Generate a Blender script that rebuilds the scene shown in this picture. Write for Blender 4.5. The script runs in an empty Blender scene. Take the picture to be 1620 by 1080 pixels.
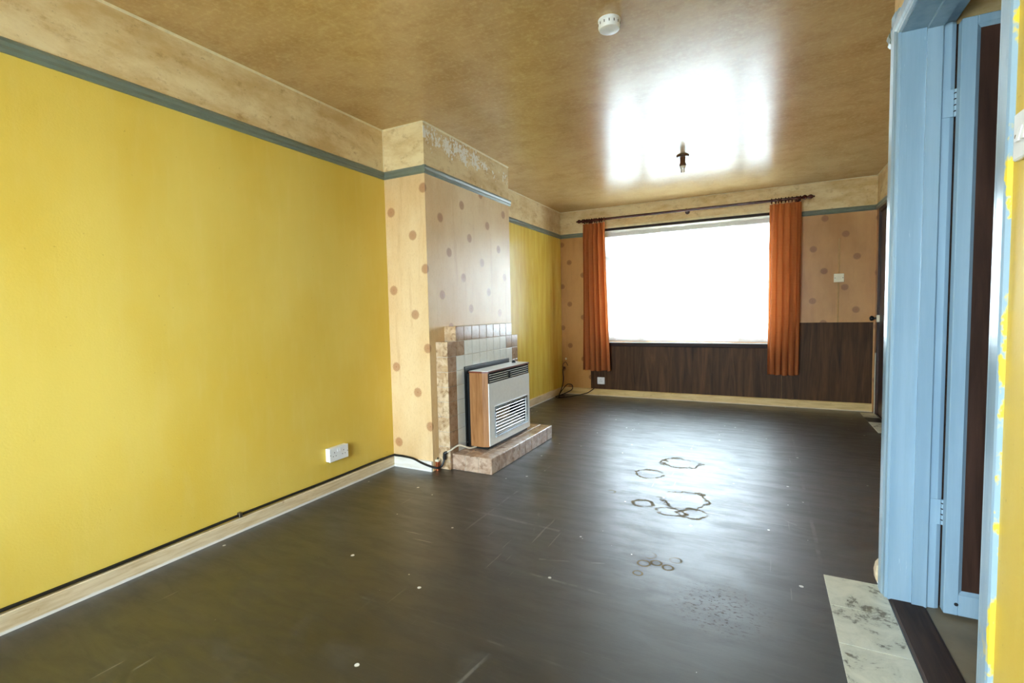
import bpy, bmesh, math, random
from mathutils import Vector, Matrix
random.seed(7)
SC = bpy.context.scene
COL = SC.collection
PI = math.pi

# ------------------------------------------------------------------ camera
YAW, PITCH, ROLL = 0.4755, -0.0597, -0.0209
CAM = Vector((2.4017, 0.0, 1.1025))
fw = Vector((-math.sin(YAW)*math.cos(PITCH), math.cos(YAW)*math.cos(PITCH), math.sin(PITCH)))
rt = Vector((math.cos(YAW), math.sin(YAW), 0)); up = rt.cross(fw)
r_ = math.cos(ROLL)*rt + math.sin(ROLL)*up; u_ = -math.sin(ROLL)*rt + math.cos(ROLL)*up
cam = bpy.data.cameras.new('camera'); cam.sensor_width = 36; cam.lens = 773.09*36/1620
cam.clip_start = 0.02; cam.clip_end = 200
camo = bpy.data.objects.new('camera', cam); COL.objects.link(camo)
M = Matrix.Identity(4)
for i in range(3):
    M[i][0] = r_[i]; M[i][1] = u_[i]; M[i][2] = -fw[i]; M[i][3] = CAM[i]
camo.matrix_world = M; SC.camera = camo

# ------------------------------------------------------------------ world, exposure
SKY = 31.0
w = bpy.data.worlds.new('overcast_sky'); SC.world = w; w.use_nodes = True
bg = w.node_tree.nodes['Background']; bg.inputs[0].default_value = (0.73, 0.875, 1.0, 1); bg.inputs[1].default_value = SKY
SC.view_settings.view_transform = 'Standard'; SC.view_settings.look = 'None'
SC.view_settings.exposure = 0.1; SC.view_settings.gamma = 1.0; SC.view_settings.use_curve_mapping = False
SC.cycles.use_denoising = True
SC.cycles.max_bounces = 8; SC.cycles.diffuse_bounces = 5; SC.cycles.use_adaptive_sampling = True; SC.cycles.adaptive_threshold = 0.01; SC.cycles.transparent_max_bounces = 16
SC.cycles.sample_clamp_indirect = 12; SC.cycles.blur_glossy = 0.5

def portal(name, loc, sx, sy, rot):       # guides the sampling of the sky through a window opening
    l = bpy.data.lights.new(name, 'AREA'); l.shape = 'RECTANGLE'; l.size = sx; l.size_y = sy
    l.cycles.is_portal = True
    o = bpy.data.objects.new(name, l); COL.objects.link(o); o.location = loc; o.rotation_euler = rot
portal('window_portal', (1.59, 6.42, 1.42), 2.14, 1.44, (-PI/2, 0, 0))
portal('patio_portal', (1.35, -1.53, 1.235), 1.8, 1.83, (PI/2, 0, 0))

# ------------------------------------------------------------------ dimensions (metres)
H = 2.4; D = 6.1295; CB = 0.3522; Y0 = 2.7351; Y1 = 3.9706
W = 3.415; WD = 2.8265; YJ = 2.2101; YN = 1.372; WT = 0.14
RT, RB, SK = 2.1077, 2.056, 0.073
REAR = -1.3

# ------------------------------------------------------------------ helpers
def lin(c):
    c = c/255.0
    return c/12.92 if c <= 0.04045 else ((c+0.055)/1.055)**2.4
def C(r, g, b): return (lin(r), lin(g), lin(b), 1)

class NT:
    def __init__(s, name):
        s.m = bpy.data.materials.new(name); s.m.use_nodes = True
        s.t = s.m.node_tree; s.bsdf = s.t.nodes['Principled BSDF']; s.out = s.t.nodes['Material Output']
        s._pos = None
    def n(s, typ, ins=None, **props):
        nd = s.t.nodes.new(typ)
        for k, v in props.items(): setattr(nd, k, v)
        for k, v in (ins or {}).items(): s.set(nd.inputs[k], v)
        return nd
    def set(s, sock, v):
        if isinstance(v, bpy.types.NodeSocket): s.t.links.new(v, sock)
        else: sock.default_value = v
    def math(s, op, a, b=None, c=None, clamp=False):
        nd = s.t.nodes.new('ShaderNodeMath'); nd.operation = op; nd.use_clamp = clamp
        for i, v in enumerate((a, b, c)):
            if v is not None: s.set(nd.inputs[i], v)
        return nd.outputs[0]
    def pos(s):
        if s._pos is None: s._pos = s.n('ShaderNodeNewGeometry').outputs['Position']
        return s._pos
    def obj(s): return s.n('ShaderNodeTexCoord').outputs['Object']
    def xyz(s, v=None):
        o = s.n('ShaderNodeSeparateXYZ', {0: v or s.pos()}).outputs
        return o[0], o[1], o[2]
    def map(s, v, scale=(1, 1, 1), loc=(0, 0, 0), rot=(0, 0, 0)):
        return s.n('ShaderNodeMapping', {'Vector': v, 'Scale': scale, 'Location': loc, 'Rotation': rot}).outputs[0]
    def noise(s, v, scale=5, detail=4, rough=.55, dist=0):
        return s.n('ShaderNodeTexNoise', {'Vector': v, 'Scale': scale, 'Detail': detail, 'Roughness': rough, 'Distortion': dist}).outputs[0]
    def ss(s, v, a, b, lo=0.0, hi=1.0):
        return s.n('ShaderNodeMapRange', {0: v, 1: a, 2: b, 3: lo, 4: hi}, interpolation_type='SMOOTHSTEP').outputs[0]
    def mix(s, f, a, b, mode='MIX'):
        nd = s.n('ShaderNodeMix', data_type='RGBA', blend_type=mode)
        s.set(nd.inputs[0], f); s.set(nd.inputs[6], a); s.set(nd.inputs[7], b)
        return nd.outputs[2]
    def ramp(s, f, stops):
        nd = s.n('ShaderNodeValToRGB', {0: f}); e = nd.color_ramp.elements
        while len(e) < len(stops): e.new(0.5)
        for i, (p, c) in enumerate(stops): e[i].position = p; e[i].color = c
        return nd.outputs[0]
    def bump(s, h, strength=.2, dist=.01):
        s.set(s.bsdf.inputs['Normal'], s.n('ShaderNodeBump', {'Strength': strength, 'Distance': dist, 'Height': h}).outputs[0])
    def fin(s, col=None, rough=None, metal=None, spec=None, **kw):
        if col is not None: s.set(s.bsdf.inputs['Base Color'], col)
        if rough is not None: s.set(s.bsdf.inputs['Roughness'], rough)
        if metal is not None: s.set(s.bsdf.inputs['Metallic'], metal)
        if spec is not None: s.set(s.bsdf.inputs['Specular IOR Level'], spec)
        for k, v in kw.items(): s.set(s.bsdf.inputs[k.replace('_', ' ')], v)
        return s.m

def plain(name, c, rough=.5, metal=0, var=.12, scale=25, bump=0, spec=.5):
    t = NT(name); v = t.obj()
    nz = t.noise(v, scale, 4)
    d = tuple(x*(1-var) for x in c[:3])+(1,); l = tuple(min(1, x*(1+var)) for x in c[:3])+(1,)
    if bump: t.bump(nz, bump, .002)
    return t.fin(t.ramp(nz, [(.3, d), (.7, l)]), rough, metal, spec)

# ------------------------------------------------------------------ mesh builder
class MB:
    def __init__(s): s.v = []; s.f = []; s.mi = []; s.cur = 0
    def add(s, vs, fs):
        o = len(s.v); s.v += [tuple(p) for p in vs]; s.f += [tuple(i+o for i in f) for f in fs]; s.mi += [s.cur]*len(fs); return s
    def box(s, x0, y0, z0, x1, y1, z1):
        return s.add([(x0,y0,z0),(x1,y0,z0),(x1,y1,z0),(x0,y1,z0),(x0,y0,z1),(x1,y0,z1),(x1,y1,z1),(x0,y1,z1)],
              [(3,2,1,0),(4,5,6,7),(0,1,5,4),(1,2,6,5),(2,3,7,6),(3,0,4,7)])
    def bbox(s, x0, y0, z0, x1, y1, z1, b=.002):   # box with chamfered edges
        c = [(x0,x1),(y0,y1),(z0,z1)]; vs = []; idx = {}
        for ix in (0,1):
            for iy in (0,1):
                for iz in (0,1):
                    p = [c[0][ix], c[1][iy], c[2][iz]]; sg = [1 if k == 0 else -1 for k in (ix,iy,iz)]
                    for a in range(3):
                        q = list(p)
                        for k in range(3):
                            if k != a: q[k] += sg[k]*b
                        idx[(ix,iy,iz,a)] = len(vs); vs.append(q)
        fs = []
        for a in range(3):
            o = [k for k in range(3) if k != a]
            for sd in (0,1):
                loop = []
                for (p, q) in ((0,0),(1,0),(1,1),(0,1)):
                    k = [0,0,0]; k[a] = sd; k[o[0]] = p; k[o[1]] = q; loop.append(idx[(*k, a)])
                fs.append(tuple(loop))
        for a in range(3):          # edges along axis a
            o = [k for k in range(3) if k != a]
            for p in (0,1):
                for q in (0,1):
                    k0 = [0,0,0]; k0[o[0]] = p; k0[o[1]] = q; k1 = list(k0); k1[a] = 1
                    fs.append((idx[(*k0,o[0])], idx[(*k1,o[0])], idx[(*k1,o[1])], idx[(*k0,o[1])]))
        for ix in (0,1):
            for iy in (0,1):
                for iz in (0,1): fs.append((idx[(ix,iy,iz,0)], idx[(ix,iy,iz,1)], idx[(ix,iy,iz,2)]))
        return s.add(vs, fs)
    def prism(s, poly, ax, a0, a1):  # poly in the two other axes (cyclic order)
        def P(p, a): return {0:(a,p[0],p[1]), 1:(p[0],a,p[1]), 2:(p[0],p[1],a)}[ax]
        n = len(poly)
        return s.add([P(p, a0) for p in poly]+[P(p, a1) for p in poly],
              [tuple(range(n))[::-1], tuple(range(n, 2*n))]+[(i,(i+1)%n,n+(i+1)%n,n+i) for i in range(n)])
    def tube(s, pts, r, n=8, cap=True):
        pts = [Vector(p) for p in pts]; rr = r if isinstance(r, (list, tuple)) else [r]*len(pts)
        vs = []; fs = []; prev = None
        for i, p in enumerate(pts):
            t = (pts[min(i+1, len(pts)-1)]-pts[max(i-1, 0)]).normalized()
            if prev is None:
                a = Vector((0,0,1)) if abs(t.z) < .9 else Vector((1,0,0)); x = t.cross(a).normalized()
            else: x = (prev-t*prev.dot(t)).normalized()
            prev = x; y = t.cross(x)
            for k in range(n):
                an = 2*PI*k/n; vs.append(p+rr[i]*(math.cos(an)*x+math.sin(an)*y))
        for i in range(len(pts)-1):
            for k in range(n):
                a = i*n+k; b = i*n+(k+1)%n; fs.append((a, b, b+n, a+n))
        if cap: fs += [tuple(range(n))[::-1], tuple(range((len(pts)-1)*n, len(pts)*n))]
        return s.add(vs, fs)
    def lathe(s, prof, base, axis=(0,0,1), n=24):   # prof: (radius, distance along axis)
        b = Vector(base); ax = Vector(axis).normalized()
        return s.tube_prof([(b+ax*h, max(r, 1e-4)) for r, h in prof], ax, n)
    def tube_prof(s, pr, ax, n):
        a = Vector((0,0,1)) if abs(ax.z) < .9 else Vector((1,0,0)); x = ax.cross(a).normalized(); y = ax.cross(x)
        vs = []; fs = []
        for p, r in pr:
            for k in range(n):
                an = 2*PI*k/n; vs.append(p+r*(math.cos(an)*x+math.sin(an)*y))
        for i in range(len(pr)-1):
            for k in range(n):
                q = i*n+k; b = i*n+(k+1)%n; fs.append((q, b, b+n, q+n))
        fs += [tuple(range(n))[::-1], tuple(range((len(pr)-1)*n, len(pr)*n))]
        return s.add(vs, fs)
    def torus(s, c, axis, R, r, n=20, m=8):
        c = Vector(c); ax = Vector(axis).normalized(); a = Vector((0,0,1)) if abs(ax.z) < .9 else Vector((1,0,0))
        x = ax.cross(a).normalized(); y = ax.cross(x); vs = []; fs = []
        for i in range(n):
            d = math.cos(2*PI*i/n)*x+math.sin(2*PI*i/n)*y
            for k in range(m): vs.append(c+d*(R+r*math.cos(2*PI*k/m))+ax*r*math.sin(2*PI*k/m))
        for i in range(n):
            for k in range(m): fs.append((i*m+k, ((i+1)%n)*m+k, ((i+1)%n)*m+(k+1)%m, i*m+(k+1)%m))
        return s.add(vs, fs)
    def build(s, name, mats, parent=None, loc=None, smooth=False):
        if parent is not None: L = Vector(parent['_o'])
        else: L = Vector(loc) if loc is not None else Vector((0,0,0))
        me = bpy.data.meshes.new(name); me.from_pydata([Vector(p)-L for p in s.v], [], s.f)
        mats = mats if isinstance(mats, (list, tuple)) else [mats]
        for m in mats: me.materials.append(m)
        bm = bmesh.new(); bm.from_mesh(me); bmesh.ops.recalc_face_normals(bm, faces=bm.faces); bm.to_mesh(me); bm.free()
        for i, p in enumerate(me.polygons):
            p.material_index = s.mi[i]; p.use_smooth = smooth
        if smooth:
            try: me.set_sharp_from_angle(angle=math.radians(40))
            except Exception: pass
        o = bpy.data.objects.new(name, me); COL.objects.link(o)
        o['_o'] = tuple(L)
        if parent is not None: o.parent = parent
        else: o.location = L
        return o
ALL = []
def tag(o, label, cat, group=None, kind=None):
    o['label'] = label; o['category'] = cat
    if group: o['group'] = group
    if kind: o['kind'] = kind
    return o
def thing(name, label, cat, loc, group=None, kind=None):
    o = bpy.data.objects.new(name, None); COL.objects.link(o); o.location = loc; o['_o'] = tuple(loc); o.empty_display_size = .05
    return tag(o, label, cat, group, kind)
def inst(name, me, parent, loc, rot=None):    # a child that shares mesh data
    o = bpy.data.objects.new(name, me); COL.objects.link(o); o.parent = parent
    o.location = Vector(loc)-Vector(parent['_o']); o['_o'] = tuple(loc)
    if rot: o.rotation_euler = rot
    return o

# ------------------------------------------------------------------ materials: surfaces
def mat_yellow():
    t = NT('yellow_emulsion'); p = t.pos()
    a = t.noise(t.map(p, (1, 1, .6)), 1.6, 5, .55); b = t.noise(t.map(p, (3, 3, .5)), 6, 5, .6)
    c = t.mix(t.ss(a, .3, .7), C(222,188,74), C(230,203,98))
    c = t.mix(t.ss(b, .45, .8, 0, .2), c, C(236,214,130))
    s = t.noise(p, 55, 2, .5); c = t.mix(t.ss(s, .72, .78, 0, .35), c, C(170,130,40))
    t.bump(t.noise(p, 120, 3), .12, .004)
    return t.fin(c, .5, spec=.35)
def mat_yellow_streaked():
    t = NT('streaky_yellow_emulsion'); p = t.pos()
    a = t.noise(t.map(p, (6, 6, .7)), 2.2, 5, .6); b = t.noise(t.map(p, (14, 14, 2)), 2, 4, .6)
    c = t.mix(t.ss(a, .35, .65), C(220,182,56), C(232,204,90)); c = t.mix(t.ss(b, .55, .75, 0, .4), c, C(242,224,140))
    return t.fin(c, .33, spec=.5)
def mat_frieze(flakes=False, name='nicotine_stained_frieze'):
    t = NT(name); p = t.pos()
    a = t.noise(t.map(p, (.9, .9, 2.4)), 2.6, 7, .7, .15); b = t.noise(t.map(p, (1, 1, 1.6)), 8, 9, .78, .2); f = t.noise(t.map(p, (1, 1, 1.4)), 34, 6, .7)
    c = t.mix(t.ss(a, .34, .68), C(238,218,170), C(212,180,122)); c = t.mix(t.ss(b, .52, .70, 0, .6), c, C(170,126,70))
    c = t.mix(t.ss(f, .60, .72, 0, .5), c, C(122,84,42))
    x, y, z = t.xyz()
    t.bump(t.noise(p, 60, 4), .15, .004)
    if flakes:
        g = t.noise(t.map(p, (1, 1, 1)), 40, 6, .75, .2)
        # band of flaked paint: slopes down along the breast
        cz = t.math('SUBTRACT', 2.325, t.math('MULTIPLY', t.math('SUBTRACT', y, 2.75), .03))
        dz = t.math('ABSOLUTE', t.math('SUBTRACT', z, cz))
        band = t.ss(dz, .01, .13, .13, -.14)
        wy = t.ss(y, 3.45, 3.95, 0, -.10)
        m = t.math('MULTIPLY', t.ss(t.math('ADD', t.math('ADD', g, t.math('MULTIPLY', t.math('SUBTRACT', t.noise(p, 9, 3, .6), .5), .8)), t.math('ADD', band, wy)), .60, .62), t.math('GREATER_THAN', x, CB-.003))
        c = t.mix(m, c, C(253,250,240))
    return t.fin(c, .55, spec=.3)
def motif(t, u, v, u0, v0):
    a = .285; s = t.math('DIVIDE', t.math('SUBTRACT', u, u0), a)
    col = t.math('ROUND', s); du = t.math('MULTIPLY', t.math('SUBTRACT', s, col), a)
    q = t.math('DIVIDE', t.math('SUBTRACT', t.math('SUBTRACT', v, v0), t.math('MULTIPLY', col, .137)), .548)
    dv = t.math('MULTIPLY', t.math('SUBTRACT', q, t.math('ROUND', q)), .548)
    r = t.math('SQRT', t.math('ADD', t.math('MULTIPLY', du, du), t.math('MULTIPLY', dv, dv)))
    th = t.math('ARCTAN2', dv, du)
    disc = t.ss(r, .026, .040, 1, 0)
    core = t.ss(r, .004, .009, 1, 0)
    pet = t.math('MULTIPLY', t.math('COSINE', t.math('MULTIPLY', th, 12)), t.math('SINE', t.math('MULTIPLY', r, 420)))
    pet = t.ss(pet, -.25, .35)
    return t.math('MAXIMUM', t.math('MULTIPLY', disc, t.math('ADD', .42, t.math('MULTIPLY', pet, .58))), t.math('MULTIPLY', core, .9))
def mat_wallpaper(name, back):
    t = NT(name); x, y, z = t.xyz(); p = t.pos()
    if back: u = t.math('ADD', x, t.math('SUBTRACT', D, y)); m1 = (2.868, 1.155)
    else: u = t.math('ADD', t.math('SUBTRACT', y, Y0), t.math('SUBTRACT', x, CB)); m1 = (.17, 1.237)
    m = t.math('MAXIMUM', motif(t, u, z, *m1), motif(t, u, z, m1[0]+.10, m1[1]+.312))
    a = t.noise(t.map(p, (1.6, 1.6, .8)), 1.8, 6, .62); f = t.noise(t.map(p, (30, 30, 8)), 8, 3, .6); b = t.noise(t.map(p, (9, 9, .8)), 2, 5, .65)
    c = t.mix(t.ss(a, .3, .72), C(198,148,86), C(172,122,62)) if back else t.mix(t.ss(a, .3, .72), C(234,208,162), C(220,184,130))  # window wall: same paper in darker tones, its backlit shade painted in
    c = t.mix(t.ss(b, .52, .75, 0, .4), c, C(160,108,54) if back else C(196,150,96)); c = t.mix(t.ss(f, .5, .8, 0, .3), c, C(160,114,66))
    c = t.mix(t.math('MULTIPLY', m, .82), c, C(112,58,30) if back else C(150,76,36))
    t.bump(t.math('ADD', t.noise(p, 90, 3), t.math('MULTIPLY', b, 1.5)), .12, .004)
    return t.fin(c, .36, spec=.5)
def mat_ceiling():
    t = NT('nicotine_gloss_ceiling'); p = t.pos()
    a = t.noise(t.map(p, (1, 1.4, 1)), .8, 5, .55, .3); b = t.noise(t.map(p, (1.0, 3.2, 1), rot=(0, 0, .12)), 2.6, 7, .62); g = t.noise(p, 45, 4, .6)
    st = t.noise(t.map(p, (1.5, 40, 1), rot=(0, 0, .1)), 2, 4, .6)
    c = t.mix(t.ss(a, .3, .7), C(198,162,104), C(214,182,126)); c = t.mix(t.ss(b, .3, .85, 0, .35), c, C(182,143,84))
    mo = t.noise(p, 5, 8, .72, .2); c = t.mix(t.ss(mo, .42, .68, 0, .45), c, C(170,130,68)); c = t.mix(t.ss(t.noise(p, 14, 6, .7), .55, .7, 0, .35), c, C(226,200,140))
    c = t.mix(t.ss(g, .45, .75, 0, .5), c, C(224,194,134)); c = t.mix(t.ss(st, .5, .8, 0, .25), c, C(226,196,140))
    t.bump(t.math('ADD', t.math('MULTIPLY', st, .10), t.math('MULTIPLY', g, .05)), .10, .004)
    return t.fin(c, t.ss(b, .3, .7, .235, .26), spec=.95)
def ring_mask(t, x, y, cx, cy, R, wd, nz, amp, asp=1.0):
    dx = t.math('MULTIPLY', t.math('SUBTRACT', x, cx), asp); dy = t.math('SUBTRACT', y, cy)
    r = t.math('SQRT', t.math('ADD', t.math('MULTIPLY', dx, dx), t.math('MULTIPLY', dy, dy)))
    r = t.math('ADD', r, t.math('MULTIPLY', t.math('SUBTRACT', nz, .5), amp))
    return t.ss(t.math('ABSOLUTE', t.math('SUBTRACT', r, R)), wd*.5, wd*1.3, 1, 0)
def seg_mask(t, x, y, x0, y0, x1, y1, wd, nz, amp):
    L = math.hypot(x1-x0, y1-y0); cx, sy_ = (x1-x0)/L, (y1-y0)/L
    dx = t.math('SUBTRACT', x, x0); dy = t.math('SUBTRACT', y, y0)
    al = t.math('ADD', t.math('MULTIPLY', dx, cx), t.math('MULTIPLY', dy, sy_))
    ac = t.math('ADD', t.math('SUBTRACT', t.math('MULTIPLY', dx, sy_), t.math('MULTIPLY', dy, cx)), t.math('MULTIPLY', t.math('SUBTRACT', nz, .5), amp))
    m = t.ss(t.math('ABSOLUTE', ac), wd*.4, wd*1.2, 1, 0)
    return t.math('MULTIPLY', m, t.math('MULTIPLY', t.math('GREATER_THAN', al, 0.0), t.math('LESS_THAN', al, L)))
def mat_floor():
    t = NT('black_bitumen_floor'); p = t.pos(); x, y, z = t.xyz()
    big = t.noise(p, .9, 6, .6, .5); mid = t.noise(p, 6, 6, .65, .6); fine = t.noise(p, 70, 4, .6)
    st = t.noise(t.map(p, (2.2, 22, 1), rot=(0, 0, .5)), 1.6, 5, .65)
    c = t.mix(t.ss(big, .3, .7), C(26,23,17), C(40,37,31)); c = t.mix(t.ss(mid, .5, .75, 0, .6), c, C(58,54,46))
    c = t.mix(t.ss(st, .58, .8, 0, .3), c, C(84,80,74))
    # pale scuffs and long scrape lines
    sc = t.noise(t.map(p, (1.0, 16, 1), rot=(0, 0, -.75)), 2.4, 3, .5); gate = t.noise(p, 1.7, 3, .5)
    scr = t.math('MULTIPLY', t.ss(sc, .70, .745), t.ss(gate, .5, .62))
    c = t.mix(t.math('MULTIPLY', scr, .4), c, C(170,168,160))
    sc2 = t.noise(t.map(p, (30, 1.4, 1), rot=(0, 0, .35)), 1.5, 3, .5); scr2 = t.math('MULTIPLY', t.ss(sc2, .68, .72), t.ss(gate, .48, .40))
    c = t.mix(t.math('MULTIPLY', scr2, .4), c, C(150,146,136))
    gr = t.noise(t.map(p, (3, 60, 1), rot=(0, 0, .25)), 3, 4, .65)
    c = t.mix(t.ss(gr, .55, .8, 0, .3), c, C(100,96,88)); pol = t.noise(t.map(p, (1, 4, 1), rot=(0, 0, .3)), 3.5, 6, .7, .5)
    # paint drips: small white specks
    vo = t.n('ShaderNodeTexVoronoi', {'Vector': p, 'Scale': 11.0, 'Randomness': 1.0}); rnd = t.n('ShaderNodeSeparateColor', {0: vo.outputs['Color']}).outputs[0]
    size = t.ss(rnd, .35, 1.0, 0.0, .095)
    dots = t.ss(t.math('SUBTRACT', t.math('ADD', vo.outputs['Distance'], t.math('MULTIPLY', t.math('SUBTRACT', fine, .5), .06)), size), -.012, .006, 1, 0)
    dots = t.math('MULTIPLY', dots, t.math('GREATER_THAN', rnd, .38))
    c = t.mix(t.math('MULTIPLY', dots, .85), c, C(225,224,216))
    # dried water marks
    nz = t.noise(p, 9, 5, .62); mk = None
    for (cx, cy, R, wd, amp, asp) in ((2.00,2.90,.135,.010,.20,1.05),(2.08,2.72,.062,.008,.12,.8),(1.80,2.76,.045,.013,.09,.9),(1.73,3.28,.085,.008,.12,.95),(1.88,3.60,.10,.013,.20,.8),(1.96,2.70,.05,.007,.10,.7),
                                      (1.587,2.86,.022,.008,.02,1),(1.948,2.09,.026,.005,.02,1),(1.996,2.115,.022,.005,.02,1),(2.048,2.097,.022,.005,.02,1),(2.07,2.174,.025,.005,.03,1),(1.942,2.00,.020,.004,.02,1),(1.954,2.17,.026,.006,.03,1)):
        m = ring_mask(t, x, y, cx, cy, R, wd, nz, amp, asp); mk = m if mk is None else t.math('MAXIMUM', mk, m)
    mk = t.math('MULTIPLY', mk, t.ss(t.noise(p, 4, 3, .6), .38, .5))
    c = t.mix(t.math('MULTIPLY', mk, .9), c, C(120,106,80))
    # ghost joints of the lifted tiles, a crack and a few scrapes
    jn = t.noise(p, 5, 4, .6); sm = None
    for q in ((.2,2.33,1.5,2.23,.012,.02),(.9,1.83,1.9,1.79,.008,.015),(.1,2.80,2.6,2.76,.006,.015),(1.0,1.37,2.4,1.35,.006,.012),(1.06,.9,1.06,3.3,.006,.012),(2.63,2.4,2.63,5.6,.010,.012),(2.338,2.975,2.56,2.78,.006,.06),(1.60,1.15,1.625,1.31,.007,.01),(1.20,1.405,1.24,1.40,.008,.01),(1.38,2.16,1.26,2.66,.006,.10),(1.52,1.93,1.80,2.02,.006,.03)):
        mm = seg_mask(t, x, y, *q[:5], jn, q[5]); sm = mm if sm is None else t.math('MAXIMUM', sm, mm)
    sm = t.math('MULTIPLY', sm, t.math('MULTIPLY', t.ss(mid, .42, .62, 0, 1), t.ss(t.noise(p, 2.1, 2, .5), .42, .6)))
    c = t.mix(t.math('MULTIPLY', sm, .16), c, C(190,188,180))
    # pitted patch
    dx = t.math('SUBTRACT', x, 2.27); dy = t.math('SUBTRACT', y, 1.88)
    pr = t.math('SQRT', t.math('ADD', t.math('MULTIPLY', dx, dx), t.math('MULTIPLY', dy, dy)))
    pit = t.math('MULTIPLY', t.ss(pr, .05, .22, 1, 0), t.ss(t.noise(t.map(p, (1, 1.6, 1)), 52, 3, .6), .54, .64))
    c = t.mix(t.math('MULTIPLY', pit, .35), c, C(70,50,34))
    rough = t.math('ADD', t.math('ADD', t.ss(pol, .35, .7, -.05, .09), t.ss(gr, .5, .8, .50, .58)), t.math('ADD', t.math('MULTIPLY', mk, .4), t.math('ADD', t.ss(mid, .4, .8, 0, .14), t.math('MULTIPLY', t.math('MAXIMUM', dots, pit), .25))))
    h = t.math('ADD', t.math('MULTIPLY', mid, .8), t.math('ADD', t.math('MULTIPLY', st, .5), t.math('SUBTRACT', t.math('MULTIPLY', fine, .08), t.math('MULTIPLY', pit, .8))))
    t.bump(t.math('ADD', h, t.math('MULTIPLY', gr, .25)), .12, .01)
    dull = t.math('MAXIMUM', mk, t.math('MULTIPLY', pit, .45))
    return t.fin(c, rough, spec=t.math('SUBTRACT', .45, t.math('MULTIPLY', dull, .4)), Coat_Weight=t.math('SUBTRACT', 1.0, t.math('MULTIPLY', dull, .9)), Coat_Roughness=t.ss(pol, .35, .7, .35, .45))
def mat_paint_blue(yellow=False, name='blue_gloss_paint'):
    t = NT(name); p = t.pos(); x, y, z = t.xyz()
    a = t.noise(t.map(p, (8, 8, .5)), 2, 5, .6); f = t.noise(t.map(p, (40, 40, 3)), 3, 4, .6)
    c = t.mix(t.ss(a, .3, .7), C(138,167,186), C(156,183,200)); c = t.mix(t.ss(f, .68, .75, 0, .5), c, C(205,222,228))
    if yellow:
        n = t.noise(t.map(p, (1, 1, .6)), 9, 5, .65)
        m = t.ss(t.math('ADD', t.math('MULTIPLY', t.math('SUBTRACT', 1.295, y), 14), t.math('SUBTRACT', n, .5)), .0, .05)
        low = t.ss(t.math('ADD', z, t.math('MULTIPLY', n, .3)), .50, .60, 1, 0); blot = t.ss(n, .50, .55)
        m = t.math('MAXIMUM', m, t.math('MULTIPLY', low, blot)); c = t.mix(m, c, C(228,204,70))
    t.bump(t.noise(t.map(p, (60, 60, 1.2)), 3, 4, .6), .12, .003)
    return t.fin(c, .22, spec=.5)
def mat_skirting(name, cA, cB, white):
    t = NT(name); p = t.pos(); x, y, z = t.xyz()
    a = t.noise(t.map(p, (1.5, 1.5, 14)), 4, 6, .65, .4); b = t.noise(p, 16, 5, .65)
    c = t.mix(t.ss(a, .35, .7), cA, cB); c = t.mix(t.ss(b, .62, .74, 0, .6), c, C(150,104,60))
    m = t.ss(t.math('ADD', z, t.math('MULTIPLY', b, .012)), .014, .022, 1, 0); c = t.mix(t.math('MULTIPLY', m, white), c, C(240,240,236))
    return t.fin(c, .45)
def mat_wood(name, cd, cl, axis='z', rough=.35, scale=1.0, spec=.5):
    t = NT(name); p = t.pos()
    k = {'z': (16, 16, 1.1), 'x': (1.1, 16, 16), 'y': (16, 1.1, 16)}[axis]; k = tuple(v*scale for v in k)
    a = t.noise(t.map(p, k), 1.3, 6, .6, 1.4); b = t.noise(t.map(p, tuple(v*4 for v in k)), 2, 4, .6)
    c = t.ramp(t.math('ADD', t.math('MULTIPLY', a, .75), t.math('MULTIPLY', b, .25)), [(.32, cd), (.5, tuple((cd[i]+cl[i])/2 for i in range(3))+(1,)), (.66, cl)])
    t.bump(b, .06, .002)
    return t.fin(c, rough, spec=spec)
def mat_tile(name, cA, cB, cC, amt):
    t = NT(name); p = t.pos()
    a = t.noise(p, 13, 5, .62, .7); b = t.noise(p, 24, 5, .66, .6)
    c = t.mix(t.ss(a, .36, .62), cA, cB); c = t.mix(t.ss(b, .48, .70, 0, amt), c, cC)
    return t.fin(c, .16, spec=.6)
def mat_old_tile():
    t = NT('worn_white_vinyl_tile'); p = t.pos()
    a = t.noise(p, 9, 6, .7, .8); b = t.noise(p, 40, 5, .7); s = t.noise(t.map(p, (4, 30, 1), rot=(0, 0, .5)), 3, 4, .6)
    c = t.mix(t.ss(a, .35, .6), C(222,222,204), C(202,204,186)); c = t.mix(t.ss(t.math('ADD', a, t.math('MULTIPLY', t.math('SUBTRACT', b, .5), .5)), .56, .68, 0, .85), c, C(92,84,66))
    c = t.mix(t.ss(s, .64, .74, 0, .4), c, C(120,112,92))
    return t.fin(c, .42)
def mat_fabric_orange():
    t = NT('orange_slub_curtain'); v = t.obj()
    a = t.noise(t.map(v, (50, 50, 2.5)), 3, 4, .6); b = t.noise(t.map(v, (4, 4, 160)), 2, 3, .6)
    c = t.mix(a, C(170,98,54), C(194,122,74)); c = t.mix(t.ss(b, .5, .75, 0, .4), c, C(140,74,38))
    t.fin(c, .85, spec=.2)
    tr = t.n('ShaderNodeBsdfTranslucent', {0: t.mix(.5, c, C(220,120,50))})
    mx = t.n('ShaderNodeMixShader', {0: .32, 1: t.bsdf.outputs[0], 2: tr.outputs[0]})
    t.set(t.out.inputs[0], mx.outputs[0]); return t.m
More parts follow.
